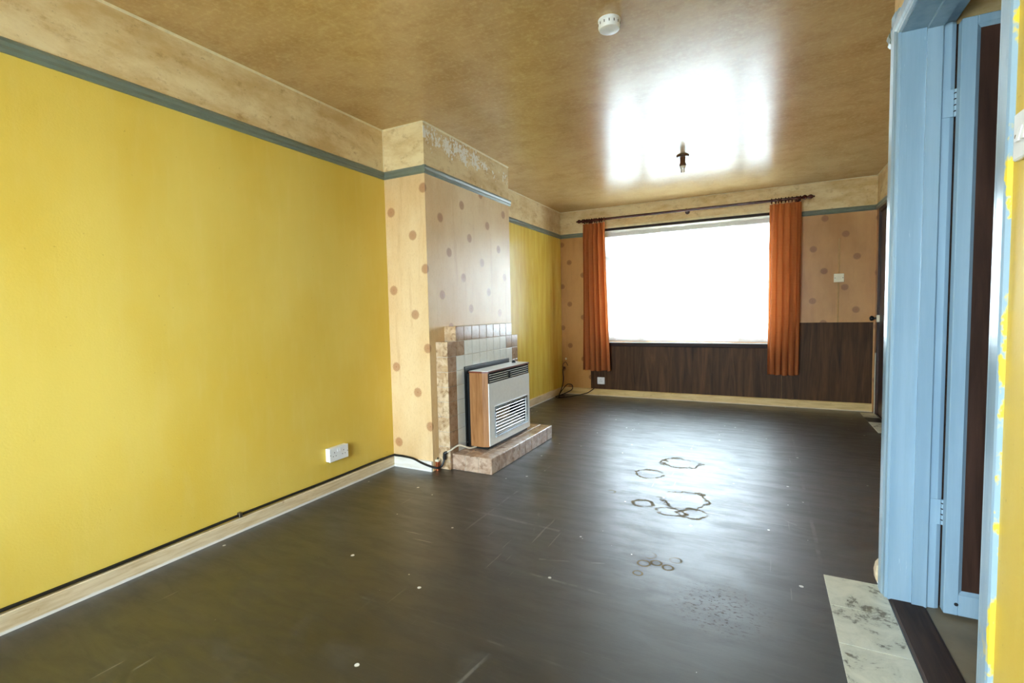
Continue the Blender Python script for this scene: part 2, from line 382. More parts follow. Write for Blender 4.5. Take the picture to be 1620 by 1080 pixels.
def mat_net(name, opac):
    t = NT(name); v = t.pos(); x, y, z = t.xyz()
    g = t.n('ShaderNodeTexVoronoi', {'Vector': t.map(v, (1, .1, 1)), 'Scale': 34.0}).outputs['Distance']
    dots = t.ss(g, .30, .40, 1, 0); lace = None
    for xc, hw in ((1.045, .05), (1.31, .018), (1.56, .03), (2.115, .05), (.70, .02), (1.85, .018), (2.40, .03)):
        k = t.ss(t.math('ABSOLUTE', t.math('SUBTRACT', x, xc)), hw*.8, hw*1.1, 1, 0); lace = k if lace is None else t.math('MAXIMUM', lace, k)
    lace = t.math('MULTIPLY', t.math('MULTIPLY', lace, dots), t.ss(z, .84, .93, .955, 0))
    tb = t.n('ShaderNodeBsdfTransparent'); tr = t.n('ShaderNodeBsdfTranslucent', {0: (.9, .92, .92, 1)}); df = t.n('ShaderNodeBsdfDiffuse', {0: (.9, .92, .92, 1)})
    m1 = t.n('ShaderNodeMixShader', {0: .15, 1: tr.outputs[0], 2: df.outputs[0]})
    m2 = t.n('ShaderNodeMixShader', {0: opac, 1: tb.outputs[0], 2: m1.outputs[0]})
    m3 = t.n('ShaderNodeMixShader', {0: lace, 1: m2.outputs[0], 2: df.outputs[0]}); t.set(t.out.inputs[0], m3.outputs[0]); return t.m
def mat_glass():
    t = NT('window_glass'); tb = t.n('ShaderNodeBsdfTransparent', {0: (.97, .98, .98, 1)}); g = t.n('ShaderNodeBsdfGlossy', {0: (1, 1, 1, 1), 1: .02})
    f = t.n('ShaderNodeFresnel', {0: 1.45}); m = t.n('ShaderNodeMixShader', {0: f.outputs[0], 1: tb.outputs[0], 2: g.outputs[0]})
    t.set(t.out.inputs[0], m.outputs[0]); return t.m

YEL = mat_yellow(); YELS = mat_yellow_streaked(); FRZ = mat_frieze(); FRZF = mat_frieze(True, 'flaking_frieze')
PAPER_C = mat_wallpaper('rosette_wallpaper_chimney', False); PAPER_SHADED = mat_wallpaper('rosette_wallpaper_shaded', True)
CEIL = mat_ceiling(); FLOOR = mat_floor(); BLUE = mat_paint_blue(); BLUEY = mat_paint_blue(True, 'blue_paint_smeared_yellow')
SKL = mat_skirting('worn_skirting', C(226,208,172), C(202,178,136), .85); SKW = mat_skirting('white_skirting', C(236,234,226), C(222,216,202), .5)
SKB = mat_skirting('yellowed_skirting', C(220,192,130), C(196,164,102), .2)
RAIL = plain('grey_green_gloss', C(116,126,112), .28, var=.08, scale=12)
PALE_T = plain('torn_paper_edge', C(196,156,100), .7, var=.1); PALE = plain('pale_filler', C(232,216,172), .6, var=.1)
DKWOOD = mat_wood('dark_woodgrain_panelling', C(40,26,14), C(98,68,42), 'z', .5, .6, .15)
MAHOG = mat_wood('mahogany_veneer', C(40,28,22), C(82,57,47), 'z', .35, .6, .3)
SILLW = mat_wood('dark_sill_wood', C(24,14,10), C(50,28,18), 'x', .5, 1, .2)
TEAK = mat_wood('teak_veneer', C(136,90,50), C(180,130,82), 'z', .38, 1.6, .3)
RODW = mat_wood('dark_stained_pole', C(52,20,14), C(92,40,26), 'x', .25)
TILE_B = mat_tile('mottled_brown_tile', C(218,196,162), C(188,158,120), C(134,98,62), .8); TILE_H = mat_tile('mottled_hearth_tile', C(206,182,160), C(178,150,128), C(132,100,78), .8)
TILE_D = mat_tile('brown_glazed_tile', C(186,160,134), C(166,136,108), C(132,100,74), .6)
TILE_W = mat_tile('cream_glazed_tile', C(244,245,238), C(238,240,232), C(226,226,214), .4)
GROUT = plain('grout', C(214,206,188), .8)
OLDTILE = mat_old_tile(); DARKTILE = plain('dark_vinyl_tile', C(40,36,32), .4, var=.25)
BLACK = plain('black_enamel', C(22,24,24), .35, var=.15); BLACKP = plain('black_rubber', C(26,24,22), .5)
STEEL = plain('satin_steel', C(242,244,240), .35, .05, var=.04, scale=60); CHROME = plain('chrome', C(225,228,230), .15, 1, var=.03)
LIDTOP = plain('grey_hob_lid', C(212,212,206), .3, .2, var=.05); REDW = mat_wood('redwood_edge', C(86,36,24), C(128,62,42), 'y', .3)
CERAM = plain('fireclay_radiant', C(214,198,184), .85, var=.15); TRAY = plain('polished_reflector', C(240,240,238), .25, .4, var=.03)
WPLAST = plain('white_plastic', C(238,240,240), .3, var=.03); IVORY = plain('ivory_plastic', C(232,226,198), .35, var=.05)
BAKE = plain('brown_bakelite', C(92,54,26), .3, var=.2); BULB = plain('frosted_lamp_glass', C(214,208,196), .25, var=.05)
COPPER = plain('copper', C(190,110,70), .35, .9); CREAMP = plain('cream_painted_pipe', C(224,216,196), .35, var=.08)
WFRAME = plain('white_window_frame', C(236,238,238), .35, var=.03); FAB = mat_fabric_orange()
NET = mat_net('net_curtain', .78); NET_SHADE = plain('net_head_shade', C(232,236,236), .8, var=.06, scale=60); GLASS = mat_glass()
HALLF = plain('hall_concrete', C(128,116,94), .6, var=.2, scale=6); THR = mat_wood('dark_threshold', C(40,26,18), C(70,50,38), 'y', .6, 1, .25)
PAVE = plain('pale_paving', C(180,178,170), .9, var=.1, scale=2); DKHOLE = plain('dark_slot', C(30,30,30), .8)
GREYM = plain('dull_brass', C(120,110,90), .35, .8)

# ------------------------------------------------------------------ the setting
S = 'structure'
m = MB(); m.box(0, REAR, -.05, WD+.003, 2.40, 0); m.box(0, 2.40, -.05, W, D, 0)
tag(m.build('floor', FLOOR), 'glossy black bitumen floor with paint specks and dried water marks', 'floor', kind=S)
m = MB(); m.box(WD+.108, .3, -.05, 4.3, 2.335, -.002)
tag(m.build('floor_hall', HALLF), 'bare grey-brown concrete floor of the hall past the blue door', 'floor', kind=S)
m = MB(); m.prism([(WD+.003, -.05), (WD+.108, -.05), (WD+.108, .001), (WD+.10, .004), (WD+.01, .004), (WD+.003, .001)], 1, YN-.02, YJ+.005)
tag(m.build('trim_1', THR), 'dark wooden threshold strip across the blue doorway', 'threshold', kind=S)
m = MB(); m.box(-.12, REAR-.12, H, 4.3, D+.3, H+.12)
tag(m.build('ceiling', CEIL), 'glossy nicotine-brown ceiling reflecting the window', 'ceiling', kind=S)

def wall_y(name, x0, x1, ya, yb, low, high, label):
    """wall slab between x0 and x1 running along y, lower paint and frieze above the picture rail"""
    m = MB(); m.box(x0, ya, 0, x1, yb, RT-.02); m.cur = 1; m.box(x0, ya, RT-.02, x1, yb, H)
    return tag(m.build(name, [low, high]), label, 'wall', kind=S)
m = MB(); m.box(-.12, REAR, 0, 0, Y0+.05, RT-.02); m.cur = 1; m.box(-.12, REAR, RT-.02, 0, D, H); m.cur = 2; m.box(-.12, Y0+.05, 0, 0, D, RT-.02)
tag(m.build('wall_left', [YEL, FRZ, YELS]), 'long yellow left wall with stained cream frieze above the rail', 'wall', kind=S)
m = MB(); m.box(0, Y0, 0, CB, Y1, RT-.02); m.cur = 1; m.box(0, Y0, RT-.02, CB, Y1, H)
tag(m.build('chimney_breast', [PAPER_C, FRZF]), 'chimney breast papered with brown rosettes, frieze paint flaking', 'chimney breast', kind=S)
# window wall with its opening
OX0, OX1, OZ0, OZ1 = .52, 2.66, .70, 2.135; DT = D+.30
m = MB()
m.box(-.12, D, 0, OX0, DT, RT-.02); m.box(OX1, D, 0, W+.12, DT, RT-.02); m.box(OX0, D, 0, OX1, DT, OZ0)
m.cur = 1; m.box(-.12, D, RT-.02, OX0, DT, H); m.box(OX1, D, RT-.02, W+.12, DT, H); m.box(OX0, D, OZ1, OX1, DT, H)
tag(m.build('wall_back', [PAPER_SHADED, FRZ]), 'window wall in rosette paper, coloured darker for its backlit shade, with cream frieze', 'wall', kind=S)
# far right wall with the brown door in it
DY0, DY1 = 5.06, 6.02
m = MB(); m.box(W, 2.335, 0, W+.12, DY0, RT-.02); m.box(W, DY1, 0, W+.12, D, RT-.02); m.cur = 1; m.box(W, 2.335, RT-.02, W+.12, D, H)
tag(m.build('wall_right', [PAPER_SHADED, FRZ]), 'far right wall beside the window holding the brown door', 'wall', kind=S)
# doorway wall, near right
HEAD = 2.0504
m = MB(); m.box(WD, REAR, 0, WD+WT, YN-.028, RT-.02); m.box(WD, YJ+.028, 0, WD+WT, 2.338, RT-.02)
m.cur = 1; m.box(WD, REAR, RT-.02, WD+WT, 2.338, H)
tag(m.build('wall_doorway', [YEL, FRZ]), 'near right wall painted yellow around the blue doorway', 'wall', kind=S)
m = MB(); m.box(WD+WT, 2.245, 0, W+.9, 2.338, H)
tag(m.build('wall_return', [FRZ]), 'return wall between the hall and the window end of the room', 'wall', kind=S)
m = MB(); m.box(4.2, .3, 0, 4.3, 2.245, H); m.box(WD+WT, .2, 0, 4.3, .3, H)
tag(m.build('wall_hall', [FRZ]), 'dim hall walls beyond the blue doorway', 'wall', kind=S)
# rear wall behind the camera with glazed patio doors
PX0, PX1, PZ0, PZ1 = .45, 2.25, .32, 2.15
m = MB(); m.box(-.12, REAR-.2, 0, PX0, REAR, H); m.box(PX1, REAR-.2, 0, WD+WT, REAR, H); m.box(PX0, REAR-.2, 0, PX1, REAR, PZ0); m.box(PX0, REAR-.2, PZ1, PX1, REAR, H)
tag(m.build('wall_rear', [YEL]), 'rear wall with glazed doors behind the viewpoint', 'wall', kind=S)
m = MB(); m.box(-12, D+.3, -.25, 14, 30, -.2); m.box(-12, -26, -.25, 14, REAR-.2, -.2)
tag(m.build('ground', PAVE), 'pale paved ground outside the windows', 'ground', kind=S)

# pale filler bead where walls meet the ceiling
def bead(mb, p, q, n):   # small triangular bead, n = direction into the room
    p = Vector(p); q = Vector(q); n = Vector(n)*.009; d = Vector((0,0,-.009))
    mb.add([p, p+n, p+d, q, q+n, q+d], [(0,1,2),(3,5,4),(0,3,4,1),(1,4,5,2),(2,5,3,0)])
m = MB(); bead(m, (0,REAR,H), (0,Y0,H), (1,0,0)); bead(m, (0,Y0,H), (CB,Y0,H), (0,-1,0)); bead(m, (CB,Y0,H), (CB,Y1,H), (1,0,0)); bead(m, (0,Y1,H), (0,D,H), (1,0,0))
bead(m, (0,D,H), (W,D,H), (0,-1,0)); bead(m, (W,2.34,H), (W,D,H), (-1,0,0))
m.tube([(0.002,Y0-.002,RT), (0.002,Y0-.002,H)], .004, 6)
tag(m.build('trim_2', PALE), 'thin pale filler bead along the ceiling edge', 'trim', kind=S)

# picture rails
prof = [(0,0),(0,.0517),(.012,.0517),(.020,.044),(.022,.034),(.016,.022),(.018,.010),(.010,0)]
def rail_y(name, x, sgn, ya, yb, label, mat=RAIL):
    m = MB(); m.prism([(x+sgn*a, RB+b) for a, b in prof], 1, ya, yb); return tag(m.build(name, mat), label, 'picture rail', kind=S)
def rail_x(name, y, xa, xb, label):
    m = MB(); m.prism([(y-a, RB+b) for a, b in prof], 0, xa, xb); return tag(m.build(name, RAIL), label, 'picture rail', kind=S)
rail_y('trim_3', 0, 1, REAR, Y0, 'grey-green picture rail along the long yellow wall')
rail_x('trim_4', Y0, 0, CB+.018, 'grey-green picture rail on the narrow side of the chimney breast')
rail_y('trim_5', CB, 1, Y0-.018, Y1+.01, 'shiny picture rail across the front of the chimney breast')
rail_y('trim_6', 0, 1, Y1, D, 'picture rail on the short yellow wall past the chimney')
rail_x('trim_7', D, 0, .52, 'short picture rail left of the window curtain')
rail_x('trim_8', D, 2.66, W, 'picture rail right of the window curtain')
rail_y('trim_9', W, -1, 2.34, D, 'picture rail above the brown door')
rail_y('trim_10', WD, -1, YJ+.10, 2.345, 'cut end of picture rail beside the blue doorway head')

# skirting boards
def skirt(name, poly_ax, poly, a, b, mat, label):
    m = MB(); m.prism(poly, poly_ax, a, b); return tag(m.build(name, mat), label, 'skirting board', kind=S)
skirt('baseboard_left', 1, [(0,0),(.017,0),(.017,SK-.004),(.013,SK),(0,SK)], REAR, Y0, SKL, 'worn cream skirting board under the long yellow wall')
skirt('baseboard_chimney', 0, [(Y0,0),(Y0-.017,0),(Y0-.017,SK-.004),(Y0-.013,SK),(Y0,SK)], .012, CB-.002, SKW, 'short white skirting board on the side of the chimney breast')
skirt('baseboard_left_far', 1, [(0,0),(.02,0),(.02,SK+.01),(.014,SK+.016),(0,SK+.016)], Y1, D, SKL, 'cream skirting board on the yellow wall past the chimney')
skirt('baseboard_back', 0, [(D,0),(D-.022,0),(D-.022,.078),(D-.014,.086),(D,.086)], 0, W-.01, SKB, 'yellowed skirting board under the window wall panelling')
m = MB(); m.prism([(WD,0),(WD-.012,0),(WD-.021,.02),(WD-.023,.05),(WD-.018,.078),(WD-.009,.092),(WD,.095)], 1, YJ+.099, 2.345)
tag(m.build('baseboard_doorway', SKL), 'rounded skirting stub beside the foot of the blue door frame', 'skirting board', kind=S)

# ------------------------------------------------------------------ panelling on the window wall
t = thing('wall_panelling', 'dark wood-grain panelling below and right of the window', 'panelling', (1.9, D, .085), kind=S)
m = MB(); m.bbox(.40, D-.010, .085, 2.585, D, .645, .002); m.build('panel', DKWOOD, t)
m = MB(); m.bbox(2.588, D-.010, .085, W-.015, D, .925, .002); m.build('panel', DKWOOD, t)

# ------------------------------------------------------------------ window
t = thing('window_1', 'wide white window with two side casements, blown out by daylight', 'window', ((OX0+OX1)/2, D+.2, OZ0), kind=S)
FY0, FY1 = D+.20, D+.26; MX0, MX1 = 1.085, 2.125; TZ = 1.77
m = MB(); m.box(OX0, FY0, OZ0, OX0+.055, FY1, OZ1); m.box(OX1-.055, FY0, OZ0, OX1, FY1, OZ1); m.box(OX0+.055, FY0, OZ0, OX1-.055, FY1, OZ0+.06); m.box(OX0+.055, FY0, OZ1-.055, OX1-.055, FY1, OZ1)
fr = m.build('frame', WFRAME, t)
for xx in (MX0, MX1):
    m = MB(); m.bbox(xx-.028, FY0, OZ0+.06, xx+.028, FY1, OZ1-.055, .004); m.build('mullion', WFRAME, t)
for a, b in ((OX0+.055, MX0-.028), (MX1+.028, OX1-.055)):
    m = MB(); m.bbox(a, FY0, TZ-.03, b, FY1, TZ+.03, .004); m.build('transom', WFRAME, t)
for a, b, c, d in ((OX0+.055, MX0-.028, OZ0+.06, TZ-.03), (OX0+.055, MX0-.028, TZ+.03, OZ1-.055), (MX0+.028, MX1-.028, OZ0+.06, OZ1-.055), (MX1+.028, OX1-.055, OZ0+.06, TZ-.03), (MX1+.028, OX1-.055, TZ+.03, OZ1-.055)):
    if b-a < .9:
        m = MB(); s_ = .035; m.box(a, FY0-.012, c, a+s_, FY1-.01, d); m.box(b-s_, FY0-.012, c, b, FY1-.01, d); m.box(a+s_, FY0-.012, c, b-s_, FY1-.01, c+s_); m.box(a+s_, FY0-.012, d-s_, b-s_, FY1-.01, d)
        sash = m.build('sash', WFRAME, t); m = MB(); m.box(a+s_, FY0+.02, c+s_, b-s_, FY0+.026, d-s_); m.build('pane', GLASS, sash)
    else:
        m = MB(); m.box(a, FY0+.02, c, b, FY0+.026, d); m.build('pane', GLASS, t)
m = MB(); m.bbox(OX0-.03, D-.035, .645, OX1+.03, D+.2, .690, .004); sl = m.build('sill', SILLW, t); m = MB(); m.bbox(OX0-.028, D-.031, .690, OX1+.028, D+.2, .699, .002); m.build('sill_top', WFRAME, sl)
m = MB(); m.box(OX0, D+.0, OZ1-.028, OX1, D+.03, OZ1); m.build('head_batten', SILLW, t)
m = MB(); m.bbox(OX0-.02, D-.010, OZ1, OX1+.02, D, OZ1+.026, .003); m.build('head_bead', PALE, t)
# glazed doors behind the camera
t = thing('window_2', 'glazed white patio doors in the rear wall', 'window', ((PX0+PX1)/2, REAR-.12, PZ0), kind=S)
m = MB(); y_ = REAR-.14
m.box(PX0, y_, PZ0, PX0+.06, y_+.06, PZ1); m.box(PX1-.06, y_, PZ0, PX1, y_+.06, PZ1); m.box(PX0+.06, y_, PZ0, PX1-.06, y_+.06, PZ0+.08); m.box(PX0+.06, y_, PZ1-.06, PX1-.06, y_+.06, PZ1); m.box(1.31, y_, PZ0+.08, 1.39, y_+.06, PZ1-.06)
m.build('frame', WFRAME, t)
for a, b in ((PX0+.06, 1.31), (1.39, PX1-.06)):
    m = MB(); m.box(a, y_+.02, PZ0+.08, b, y_+.028, PZ1-.06); m.build('pane', GLASS, t)

# ------------------------------------------------------------------ blue doorway
t = thing('door_frame', 'pale blue gloss door frame with stepped jamb on the right', 'door frame', (WD+.07, (YJ+YN)/2, 0), kind=S)
JX1 = WD+.1475
def jamb(y, sg, ztop):   # sg: +1 = timber lies beyond y in +y
    m = MB(); a = lambda d: y+sg*d
    m.prism([(WD-.002, a(0.0)), (WD+.068, a(0.0)), (WD+.068, a(-.010)), (WD+.109, a(-.010)), (WD+.112, a(-.007)), (WD+.112, a(0.0)), (WD+.135, a(.001)), (JX1, a(.008)), (JX1, a(.028)), (WD-.002, a(.028))], 2, 0.0, ztop)
    return m
jamb(YJ, 1, HEAD).build('jamb', BLUE, t); m = MB(); m.box(WD+WT, YJ+.0285, 0, WD+WT+.06, 2.2445, HEAD); m.build('jamb_packer', THR, t); jamb(YN, -1, HEAD).build('jamb', BLUE, t)
m = MB(); m.prism([(WD-.002, HEAD), (WD+.068, HEAD), (WD+.068, HEAD-.010), (WD+.112, HEAD-.010), (WD+.112, HEAD), (JX1, HEAD+.004), (JX1, HEAD+.034), (WD-.002, HEAD+.034)], 1, YN-.028, YJ+.028); m.build('head', BLUE, t)
ap = [(0,0),(-.004,0),(-.010,.004),(-.012,.012),(-.012,.020),(-.017,.030),(-.018,.055),(-.018,.074),(-.014,.082),(0,.084)]
m = MB(); m.prism([(WD+a, YJ+.004+b) for a, b in ap], 2, 0, HEAD+.09); m.build('architrave', BLUE, t)
m = MB(); m.prism([(WD+a*.6, YN-.018-b*.72) for a, b in ap], 2, 0, HEAD+.09); m.build('architrave', BLUEY, t)
m = MB(); m.prism([(WD+a, HEAD+.004+b*.72) for a, b in ap], 1, YN-.07, YJ+.088); m.build('architrave', BLUE, t)
for zc in (1.78, .36):
    m = MB(); m.tube([(JX1+.003, YJ-.002, zc-.045), (JX1+.003, YJ-.002, zc+.045)], .006, 10)
    hg = m.build('hinge', BLUE, t, smooth=True)
    for k in range(4):
        m = MB(); m.tube([(JX1+.003, YJ-.002, zc-.03+k*.02), (JX1+.003, YJ-.002, zc-.026+k*.02)], .0066, 10); m.build('hinge_gap', DKHOLE, hg)
    m = MB(); m.box(WD+.114, YJ-.003, zc-.045, JX1-.004, YJ+.003, zc+.045); m.build('hinge_leaf', BLUE, t)

# door leaf standing open into the hall
DX = JX1+.0015
t = thing('door_1', 'pale blue hall door with dark wood panel standing open', 'door', (DX, 2.19, .012), kind=S)
dy0, dy1 = 2.166, 2.204; DW = .76; dz1 = 2.035
for nm, x0, x1, z0, z1 in (('stile', DX, DX+.040, .012, dz1), ('stile', DX+DW-.04, DX+DW, .012, dz1), ('bottom_rail', DX+.04, DX+DW-.04, .012, .088), ('top_rail', DX+.04, DX+DW-.04, 2.008, dz1)):
    m = MB(); m.bbox(x0, dy0, z0, x1, dy1, z1, .002); m.build(nm, BLUE, t)
m = MB(); m.box(DX+.04, dy0+.012, .088, DX+DW-.04, dy1-.006, 2.008); m.build('panel', MAHOG, t)
m = MB(); b0, b1, c0, c1 = DX+.04, DX+DW-.04, .088, 2.008
for q in (((b0,c0),(b0+.010,c0+.010),(b0+.010,c1-.010),(b0,c1)), ((b1,c0),(b1-.010,c0+.010),(b1-.010,c1-.010),(b1,c1)), ((b0,c0),(b1,c0),(b1-.010,c0+.010),(b0+.010,c0+.010)), ((b0,c1),(b1,c1),(b1-.010,c1-.010),(b0+.010,c1-.010))):
    m.add([(q[0][0],dy0+.003,q[0][1]),(q[1][0],dy0+.012,q[1][1]),(q[2][0],dy0+.012,q[2][1]),(q[3][0],dy0+.003,q[3][1])] if q[0][0] == q[3][0] and q[0][1] != q[3][1] and abs(q[0][1]-q[3][1]) > 1 else
          [(q[0][0],dy0+.003,q[0][1]),(q[1][0],dy0+.003,q[1][1]),(q[2][0],dy0+.012,q[2][1]),(q[3][0],dy0+.012,q[3][1])], [(0,1,2,3)])
m.build('beading', BLUE, t)
m = MB(); m.lathe([(.006,0),(.006,.0015)], (DX+.034, dy0, .052), (0,-1,0), 12); m.build('screw_hole', DKHOLE, t)

# brown door in the far right wall
t = thing('door_2', 'dark mahogany door in the far right wall beside the window', 'door', (W+.05, (DY0+DY1)/2, 0), kind=S)
m = MB(); m.box(W-.006, DY1-.03, 0, W+.12, DY1, 2.05); m.box(W-.006, DY0, 0, W+.12, DY0+.03, 2.05); m.box(W-.006, DY0+.03, 2.01, W+.12, DY1-.03, 2.05); m.build('frame', MAHOG, t)
m = MB(); m.box(W+.012, DY0+.03, .0, W+.052, DY1-.03, 2.01); m.build('leaf', MAHOG, t); m = MB(); m.box(W-.002, DY0+.03, -.02, W+.12, DY1-.03, .012); m.build('threshold', MAHOG, t)
m = MB(); m.box(W-.010, DY1, .0, W-.0, DY1+.018, .62); m.build('edge_strip', IVORY, t)
m = MB(); m.bbox(W-.014, DY1-.055, .93, W+.012, DY1-.012, 1.0, .003); pl = m.build('latch_plate', IVORY, t)
m = MB(); m.lathe([(.010,0),(.008,.015),(.020,.022),(.026,.034),(.024,.046),(.012,.054)], (W-.014, DY1-.034, .967), (-1,0,0), 18); m.build('knob', BLACK, t, smooth=True)

# ------------------------------------------------------------------ floor tiles left by the door and in the far corner
t = thing('vinyl_tile_strip', 'row of worn white vinyl tiles on the floor by the doorway', 'floor tiles', (2.73, 1.8, 0), kind=S)
ys = [2.306, 2.078, 1.846, 1.612, 1.38, 1.15]
for i in range(5):
    m = MB(); x1 = WD-.001
    m.bbox(2.631, ys[i+1]+.0012, -.001, x1, ys[i]-.0012, .0028, .0008); m.build('tile', OLDTILE, t)
t = thing('corner_tile_strip', 'black and white vinyl tiles along the wall under the brown door', 'floor tiles', (3.35, 5.5, 0), kind=S)
for a, b, mt in ((5.80, 6.03, OLDTILE), (5.575, 5.797, DARKTILE), (5.345, 5.572, OLDTILE), (5.115, 5.342, OLDTILE), (4.885, 5.112, DARKTILE), (4.655, 4.882, OLDTILE)):
    m = MB(); m.bbox(3.29, a, -.001, W-.001, b, .0028, .0008); m.build('tile', mt, t)

# ------------------------------------------------------------------ fireplace surround
P = .1092; PZ = .1058; SX = .452; SY = 2.803
t = thing('fireplace_surround', 'stepped tiled fireplace surround in brown and cream on the chimney breast', 'fireplace', ((CB+SX)/2, 3.35, 0))
m = MB(); e = .006
ytop0, ytop1 = SY+P, SY+9*P-.004; sy1 = SY+10*P
m.prism([(SY+e, 0), (sy1-e, 0), (sy1-e, 1.01-PZ-e), (sy1-P-e, 1.01-PZ-e), (sy1-P-e, 1.01-e), (SY+P+e, 1.01-e), (SY+P+e, 1.01-PZ-e), (SY+e, 1.01-PZ-e)], 0, CB, SX-e)
m.build('core', GROUT, t)
def tile_mesh(name, a, b, th, mat, ch=.0022):      # tile in local xy, glazed face +z
    m = MB(); x, y = a/2-.0016, b/2-.0016
    m.add([(-x,-y,0),(x,-y,0),(x,y,0),(-x,y,0),(-x,-y,th-ch*.6),(x,-y,th-ch*.6),(x,y,th-ch*.6),(-x,y,th-ch*.6),(-x+ch,-y+ch,th),(x-ch,-y+ch,th),(x-ch,y-ch,th),(-x+ch,y-ch,th)],
          [(0,1,5,4),(1,2,6,5),(2,3,7,6),(3,0,4,7),(4,5,9,8),(5,6,10,9),(6,7,11,10),(7,4,8,11),(8,9,10,11),(3,2,1,0)])
    me = bpy.data.meshes.new(name); me.from_pydata(m.v, [], m.f); me.materials.append(mat); return me
RF = (PI/2, 0, PI/2)        # face +x : local x -> y, local y -> z
RS = (PI/2, 0, 0)           # face -y
RR = (PI/2, 0, PI)          # face +y
t_b = tile_mesh('tile_brown', P, PZ, e, TILE_D); t_w = tile_mesh('tile_cream', P, PZ, e, TILE_W); t_s = tile_mesh('tile_side', SX-CB, PZ, e, TILE_B)
t_h = tile_mesh('tile_edge', P, .096, e, TILE_B)
XB = SX-e
rows = 10
for rI in range(rows):
    zc = 1.01-PZ*(rI+.5)
    me_b, me_w, me_s, hh = t_b, t_w, t_s, PZ
    if rI == 9:
        hh = 1.01-PZ*9; zc = hh/2
        me_b = tile_mesh('tile_brown_cut', P, hh, e, TILE_D); me_s = tile_mesh('tile_side_cut', SX-CB, hh, e, TILE_B)
    for c in range(10):
        if rI == 0 and c in (0, 9): continue
        if rI == 9 and 0 < c < 9: continue                      # hidden by the hearth
        if 3 <= rI and 3 <= c <= 7: continue                    # opening behind the heater
        brown = rI == 0 or c in (0, 9) or (rI == 1 and c in (1, 8)) or rI == 9
        inst('tile', me_b if brown else me_w, t, (XB, SY+P*(c+.5), zc), RF)
    sides = [(SY+e, RS)] if rI else [(SY+P+e, RS)]
    inst('tile', me_s, t, ((CB+SX)/2, sides[0][0], zc), RS)
    inst('tile', me_s, t, ((CB+SX)/2, (sy1-e) if rI else (sy1-P-e), zc), RR)
t_t = tile_mesh('tile_top', SX-CB, P, e, TILE_B)
for c in range(10):
    z = 1.01-e if 0 < c < 9 else 1.01-PZ-e
    inst('tile', t_t, t, ((CB+SX)/2, SY+P*(c+.5), z))

# ------------------------------------------------------------------ hearth
HX0, HX1, HY0, HY1, HZ = SX+.0005, .771, 2.827, 3.893, .112
t = thing('hearth', 'low raised hearth of brown mottled tiles under the gas heater', 'hearth', ((HX0+HX1)/2, (HY0+HY1)/2, 0))
m = MB(); m.box(HX0, HY0+e, 0, HX1-e, HY1-e, HZ-e); m.build('core', GROUT, t)
py = (HY1-HY0)/10; px = (HX1-HX0)/3
hf = tile_mesh('hearth_tile_front', py, HZ, e, TILE_H, .004); hs = tile_mesh('hearth_tile_side', px, HZ, e, TILE_H, .004); ht = tile_mesh('hearth_tile_top', px, py, e, TILE_H, .003)
for c in range(10):
    inst('tile', hf, t, (HX1-e, HY0+py*(c+.5), HZ/2), RF)
    for k in range(3): inst('tile', ht, t, (HX0+px*(k+.5), HY0+py*(c+.5), HZ-e))
for k in range(3):
    inst('tile', hs, t, (HX0+px*(k+.5), HY0+e, HZ/2), RS); inst('tile', hs, t, (HX0+px*(k+.5), HY1-e, HZ/2), RR)

# ------------------------------------------------------------------ gas heater
GY0, GY1 = 2.985, 3.695; GF = .662; GZ0, GZ1 = .136, .672; CH = .617
t = thing('gas_heater', 'old gas fire with teak sides and steel front on the tiled hearth', 'gas heater', (.57, (GY0+GY1)/2, HZ))
m = MB(); m.bbox(SX+.001, 3.003, HZ, SX+.011, 3.707, .713, .003); bp = m.build('back_plate', BLACK, t)
m = MB(); m.lathe([(.006,0),(.006,.002),(.003,.004)], (SX+.011, 3.014, .15), (1,0,0), 10); m.build('screw', CHROME, bp)
m = MB(); m.box(SX+.011, 3.03, .122, .515, 3.66, .655); m.build('rear_case', BLACK, t)
m = MB(); m.box(.47, 3.015, HZ, .635, 3.665, GZ0); m.box(.635, 3.03, HZ+.006, .648, 3.65, GZ0); m.build('plinth', BLACK, t)
def side(sg):
    y = lambda d: (GY0+d) if sg < 0 else (GY1-d)
    m = MB(); m.prism([(.512,y(0)),(CH,y(0)),(.655,y(.018)),(.655,y(.030)),(CH-.004,y(.014)),(.512,y(.014))], 2, GZ0, GZ1); m.build('side_panel', TEAK, t)
side(-1); side(1)
m = MB(); m.prism([(.505,GY0-.003),(CH+.002,GY0-.003),(GF+.003,GY0+.016),(GF+.003,GY1-.016),(CH+.002,GY1+.003),(.505,GY1+.003)], 2, GZ1, GZ1+.011); lid = m.build('lid', REDW, t)
m = MB(); m.prism([(.508,GY0+.003),(CH,GY0+.003),(GF-.006,GY0+.02),(GF-.006,GY1-.02),(CH,GY1-.003),(.508,GY1-.003)], 2, GZ1+.011, GZ1+.0135); m.build('lid_plate', LIDTOP, lid)
m = MB(); m.lathe([(.017,0),(.017,.006),(.012,.012),(.011,.020),(.004,.021)], (.56, 3.60, GZ1+.0135), (0,0,1), 18); m.build('control_knob', BLACK, t, smooth=True)
